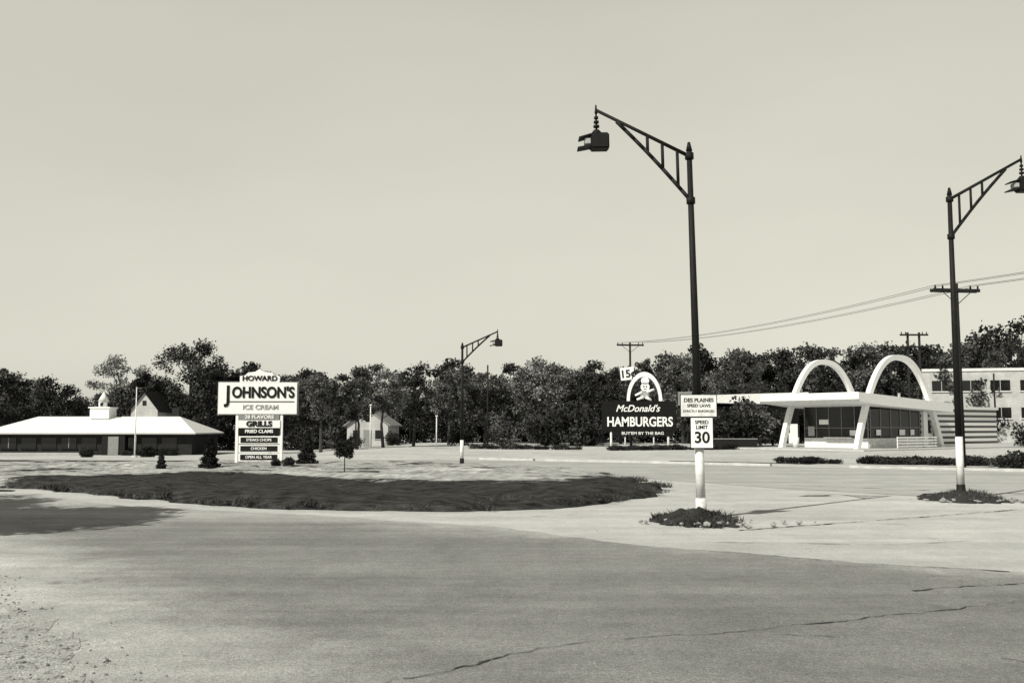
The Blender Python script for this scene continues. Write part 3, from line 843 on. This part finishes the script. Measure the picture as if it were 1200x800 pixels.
for xx, ww in ((4.4, .7), (8.2, .9), (9.9, .6)):
    box('menu_card', (xx, .50, 1.5), (ww, .03, .5), M_white, dr)
box('kitchen_block', (18.6, 4, 1.9), (14.2, 6.9, 3.65), M_stripe, dr)
box('parapet_cap', (19.7, 4, 3.86), (12.2, 7.3, .26), M_white, dr)
box('door_frame', (13.9, .53, 1.25), (1.25, .08, 2.35), M_white, dr)
box('door', (13.9, .50, 1.22), (1.0, .06, 2.2), M_mid, dr)
box('door_window', (13.9, .46, 1.75), (.6, .04, .7), M_glass, dr)
box('side_window', (12.7, .53, 2.1), (.7, .06, 1.1), M_glass, dr)
box('white_pier', (11.9, .45, 1.8), (.7, .3, 3.3), M_white, dr)
for i in range(4):
    box('rail', (7.0, -1.7, .28 + i * .26), (6.4, .07, .12), M_white, dr)
for xx in (3.9, 5.5, 7.0, 8.6, 10.1):
    box('rail_post', (xx, -1.64, .52), (.09, .05, 1.05), M_whiteold, dr)
box('roof_unit', (17, 4.5, 4.4), (2.2, 1.8, .8), M_grey, dr)
box('roof_unit', (20.5, 3.5, 4.3), (1.2, 1.2, .6), M_mid, dr)
tube('roof_flue', (15.2, 5, 4), (15.2, 5, 5.4), .14, .14, M_steel, dr)
tube('litter_bin', (-.8, 5.6, .1), (-.8, 5.6, 1.05), .28, .30, M_whiteold, dr, 16)
lw = root('low_wall', (20.5, 93.2, 0), R(-8))
box('wall', (0, 0, .42), (5.2, .25, .84), M_iron, lw); box('coping', (0, 0, .88), (5.3, .32, .08), M_grey, lw)

cb = root('commercial_building', (54.5, 128, 0), R(-14))
box('walls', (18, 6, 4.6), (38, 12, 9.2), M_cream, cb)
box('parapet', (18, 6, 9.35), (38.3, 12.3, .35), M_whiteold, cb)
for rowz in (7.3, 3.8):
    for i in range(10):
        xx = 1.4 + i * 3.5
        box('window', (xx, -.03, rowz), (2.3, .1, 1.35), M_glass, cb)
        box('sill', (xx, -.08, rowz - .76), (2.5, .2, .12), M_whiteold, cb)
        box('window_bar', (xx, -.09, rowz), (.08, .06, 1.35), M_mid, cb)
for xx, hh in ((4, 1.4), (9.5, 1.0), (20, 1.6)):
    box('chimney', (xx, 5, 9.5 + hh / 2), (.7, .7, hh), M_mid, cb)

ns = root('roadside_shop', (26.5, 117, 0), R(4))
box('walls', (1.5, 4, 2.2), (13, 7, 4.4), M_brick, ns)
prism('roof', [(-7.0, 5.6), (-7.0, 4.9), (8.5, 4.6), (8.5, 6.1)], -1.4, 8, M_roofw, ns)
for i in range(5):
    box('window', (-3.2 + i * 2.3, .46, 2.2), (1.6, .1, 1.8), M_glass, ns)
box('door', (7.2, .46, 1.2), (1.1, .1, 2.3), M_white, ns)

def gable_house(name, loc, rz, w, d, eave, ridge, wall, roof):
    g = root(name, loc, rz)
    box('walls', (0, 0, eave / 2), (w, d, eave), wall, g)
    V = [(-w / 2, -d / 2, eave), (w / 2, -d / 2, eave), (0, -d / 2, ridge), (-w / 2, d / 2, eave), (w / 2, d / 2, eave), (0, d / 2, ridge)]
    meshobj('gable', V, [(0, 1, 2), (5, 4, 3)], wall, g)
    e = .35; t = .14
    sl = (ridge - eave) / (w / 2)
    for sgn in (-1, 1):
        xo = sgn * (w / 2 + e); zo = eave - e * sl
        V = [(0, -d / 2 - e, ridge + .02), (xo, -d / 2 - e, zo + .02), (xo, d / 2 + e, zo + .02), (0, d / 2 + e, ridge + .02),
             (0, -d / 2 - e, ridge + t), (xo, -d / 2 - e, zo + t), (xo, d / 2 + e, zo + t), (0, d / 2 + e, ridge + t)]
        meshobj('roof_slope', V, [(0, 1, 2, 3), (7, 6, 5, 4), (0, 4, 5, 1), (1, 5, 6, 2), (2, 6, 7, 3)], roof, g)
    for xx in (-w * .27, w * .27):
        box('window', (xx, -d / 2 - .02, eave * .55), (w * .16, .08, eave * .38), M_glass, g)
        box('sill', (xx, -d / 2 - .05, eave * .55 - eave * .21), (w * .19, .14, .07), wall, g)
    box('door', (0, -d / 2 - .02, 1.02), (.95, .08, 2.05), M_grey, g)
    box('window', (0, -d / 2 - .02, eave + (ridge - eave) * .35), (.5, .08, .6), M_glass, g)
    return g
gable_house('small_house', (-17.0, 121, -.4), R(-6), 5.0, 6, 2.7, 4.5, M_cream, M_shingle)
gable_house('gabled_house', (-45.0, 124, -1), R(-10), 3.6, 5, 5.2, 7.3, M_cream, M_brick)

# ------------------------------------------------------------------ cupola restaurant (left)
hr = root('cupola_restaurant', (-45.3, 110.0, -1.0), R(0))
W, D, E, RG = 11.65, 5.2, 2.35, 4.15
V = [(-W, -D, E), (W, -D, E), (W, D, E), (-W, D, E), (-7.6, 0, RG), (8.2, 0, RG)]
meshobj('hip_roof', V, [(0, 1, 5, 4), (1, 2, 5), (2, 3, 4, 5), (3, 0, 4)], M_roofw, hr)
V2 = [(x_, y_, E - .14) for (x_, y_, _) in V[:4]] + [(x_, y_, E - .004) for (x_, y_, _) in V[:4]]
meshobj('eave_fascia', V2, [(3, 2, 1, 0), (0, 1, 5, 4), (1, 2, 6, 5), (2, 3, 7, 6), (3, 0, 4, 7)], M_mid, hr)
box('walls', (.3, .3, 1.08), (21.4, 9.2, 2.16), M_brick, hr)
for i in range(9):
    xx = -8.6 + i * 2.15
    box('window', (xx, -4.33, 1.3), (1.6, .08, 1.1), M_glass, hr)
    if i % 3 == 0: box('window_bar', (xx, -4.38, 1.3), (.08, .05, 1.1), M_grey, hr)
    box('sill', (xx, -4.38, .68), (1.8, .16, .09), M_brick, hr)
box('white_end_wall', (-10.6, -4.36, 1.08), (.8, .3, 2.12), M_white, hr)
box('entrance_porch', (2.9, -4.7, 1.05), (2.4, .7, 2.1), M_iron, hr)
box('entrance_door', (2.9, -5.1, 1.0), (1.1, .06, 1.95), M_grey, hr)
for xx in (-11.2, 5.2):
    box('porch_post', (xx, -4.95, 1.1), (.12, .12, 2.2), M_whiteold, hr)
box('terrace_wall', (-4.5, -6.1, .16), (11, .3, .3), M_mid, hr)
box('cupola_base', (-.4, 0, 4.5), (2.1, 2.1, 1.2), M_white, hr)
box('cupola_cornice', (-.4, 0, 5.14), (2.4, 2.4, .12), M_white, hr)
tube('cupola_lantern', (-.4, 0, 5.2), (-.4, 0, 5.85), .55, .55, M_white, hr, 8)
for i in range(4):
    a = R(90 * i)
    box('louvre', (-.4 + math.sin(a) * .53, -math.cos(a) * .53, 5.5), (.3, .06, .42), M_iron, hr, rz=a)
tube('cupola_spire', (-.4, 0, 5.85), (-.4, 0, 6.9), .66, .05, M_whiteold, hr, 8)
tube('weathervane', (-.4, 0, 6.9), (-.4, 0, 7.4), .03, .02, M_iron, hr, 6)
box('chimney', (7.4, 1.2, 4.3), (.8, .8, 1.6), M_brick, hr)
fp = root('flagpole', (-34.4, 90, gz(-34.4, 90)))
tube('mast', (0, 0, -.1), (0, 0, 6.4), .07, .04, M_whiteold, fp); tube('ball', (0, 0, 6.4), (0, 0, 6.55), .08, .03, M_white, fp)
tube('plinth', (0, 0, -.1), (0, 0, .35), .35, .25, M_kerb, fp)
put('round_shrub', ball, (-31, 84, gz(-31, 84)), 1.4, 1)
put('round_shrub', ball, (-37, 86, gz(-37, 86)), 1.3, 2)
for (X, Y, h) in ((-13.8, 96, 4.2), (-7.2, 94, 3.0)):
    g = root('marker_post', (X, Y, gz(X, Y))); tube('post', (0, 0, -.1), (0, 0, h), .06, .05, M_whiteold, g, 8)
    box('cap', (0, 0, h + .05), (.22, .22, .1), M_whiteold, g)

def strip(name, pts, z=.012): sheet(name, rough_poly(pts, .4, .5, .5), z, M_lawn)
strip('grass_verge', [(-60, 60.5), (-30, 57.2), (-18, 56.6), (-19, 58.2), (-34, 60.0)], .02)
strip('grass_verge', [(-60, 49.0), (-34, 47.0), (-35, 48.6), (-60, 52)], .02)
strip('grass_verge', [(-26, 34.6), (-15.5, 30.6), (-15.6, 31.4), (-26, 36.2)], .02)
strip('grass_verge', [(9, 57.5), (16, 52.8), (16.5, 53.6), (9.5, 58.8)])
strip('grass_verge', [(18, 50.0), (27, 45.2), (34, 41.5), (34.5, 42.5), (27, 46.6), (18.5, 51.5)])

# ------------------------------------------------------------------ light & sky
EL = 40.0
sd = Vector((.70, .714, 0)).normalized()
c_ = math.cos(R(EL)); d = Vector((sd.x * c_, sd.y * c_, -math.sin(R(EL))))
sun = bpy.data.lights.new('sun', 'SUN'); sun.energy = 5.0; sun.angle = R(.5); sun.color = (1.0, .98, .86)
so = bpy.data.objects.new('sun', sun); so.rotation_euler = d.to_track_quat('-Z', 'Y').to_euler(); so.location = (-30, -30, 40); link(so)
w = bpy.data.worlds.new('World'); scene.world = w; w.use_nodes = True
nt = w.node_tree; N = nt.nodes; L = nt.links
for n_ in list(N): N.remove(n_)
def wm(op, a, b):
    n = N.new('ShaderNodeMath'); n.operation = op
    for i, x in enumerate((a, b)):
        if isinstance(x, (int, float)): n.inputs[i].default_value = x
        else: L.new(x, n.inputs[i])
    return n.outputs[0]
out = N.new('ShaderNodeOutputWorld'); bg = N.new('ShaderNodeBackground'); bg.inputs['Strength'].default_value = .1
sky = N.new('ShaderNodeTexSky'); sky.sky_type = 'NISHITA'; sky.sun_disc = False
sky.sun_elevation = R(EL); sky.sun_rotation = math.atan2(-sd.x, -sd.y); sky.dust_density = 2.0
bw = N.new('ShaderNodeRGBToBW'); L.new(sky.outputs[0], bw.inputs[0])
v = wm('MULTIPLY', wm('POWER', bw.outputs[0], .25), 5.0)
# clear sky darkens towards the zenith; faint uneven haze
tc = N.new('ShaderNodeTexCoord'); sx = N.new('ShaderNodeSeparateXYZ'); L.new(tc.outputs['Generated'], sx.inputs[0])
mr = N.new('ShaderNodeMapRange'); mr.interpolation_type = 'SMOOTHSTEP'
mr.inputs['From Min'].default_value = .36; mr.inputs['From Max'].default_value = .75
mr.inputs['To Min'].default_value = 1.0; mr.inputs['To Max'].default_value = .22
L.new(sx.outputs['Z'], mr.inputs['Value'])
v = wm('MULTIPLY', v, mr.outputs['Result'])
hz = N.new('ShaderNodeTexNoise'); hz.inputs['Scale'].default_value = 2.2; hz.inputs['Detail'].default_value = 4
mpz = N.new('ShaderNodeMapping'); mpz.inputs['Scale'].default_value = (1, 1, 3); L.new(tc.outputs['Generated'], mpz.inputs['Vector'])
L.new(mpz.outputs['Vector'], hz.inputs['Vector'])
v = wm('MULTIPLY', v, wm('ADD', wm('MULTIPLY', wm('SUBTRACT', hz.outputs['Fac'], .5), .2), 1.0))
cb_ = N.new('ShaderNodeCombineColor')
for i, t in enumerate((1.0, .985, .845)):
    L.new(wm('MULTIPLY', v, t), cb_.inputs[i])
L.new(cb_.outputs[0], bg.inputs['Color']); L.new(bg.outputs[0], out.inputs[0])

# ------------------------------------------------------------------ camera
cam = bpy.data.cameras.new('camera'); cam.lens = 34.5; cam.sensor_width = 36; cam.clip_end = 6000; cam.clip_start = .1
co = bpy.data.objects.new('camera', cam); co.location = (0, 0, 2.0); co.rotation_euler = (R(90 + 4.97), 0, 0); link(co)
scene.camera = co
scene.view_settings.view_transform = 'Standard'
scene.view_settings.look = 'None'
scene.view_settings.exposure = 0
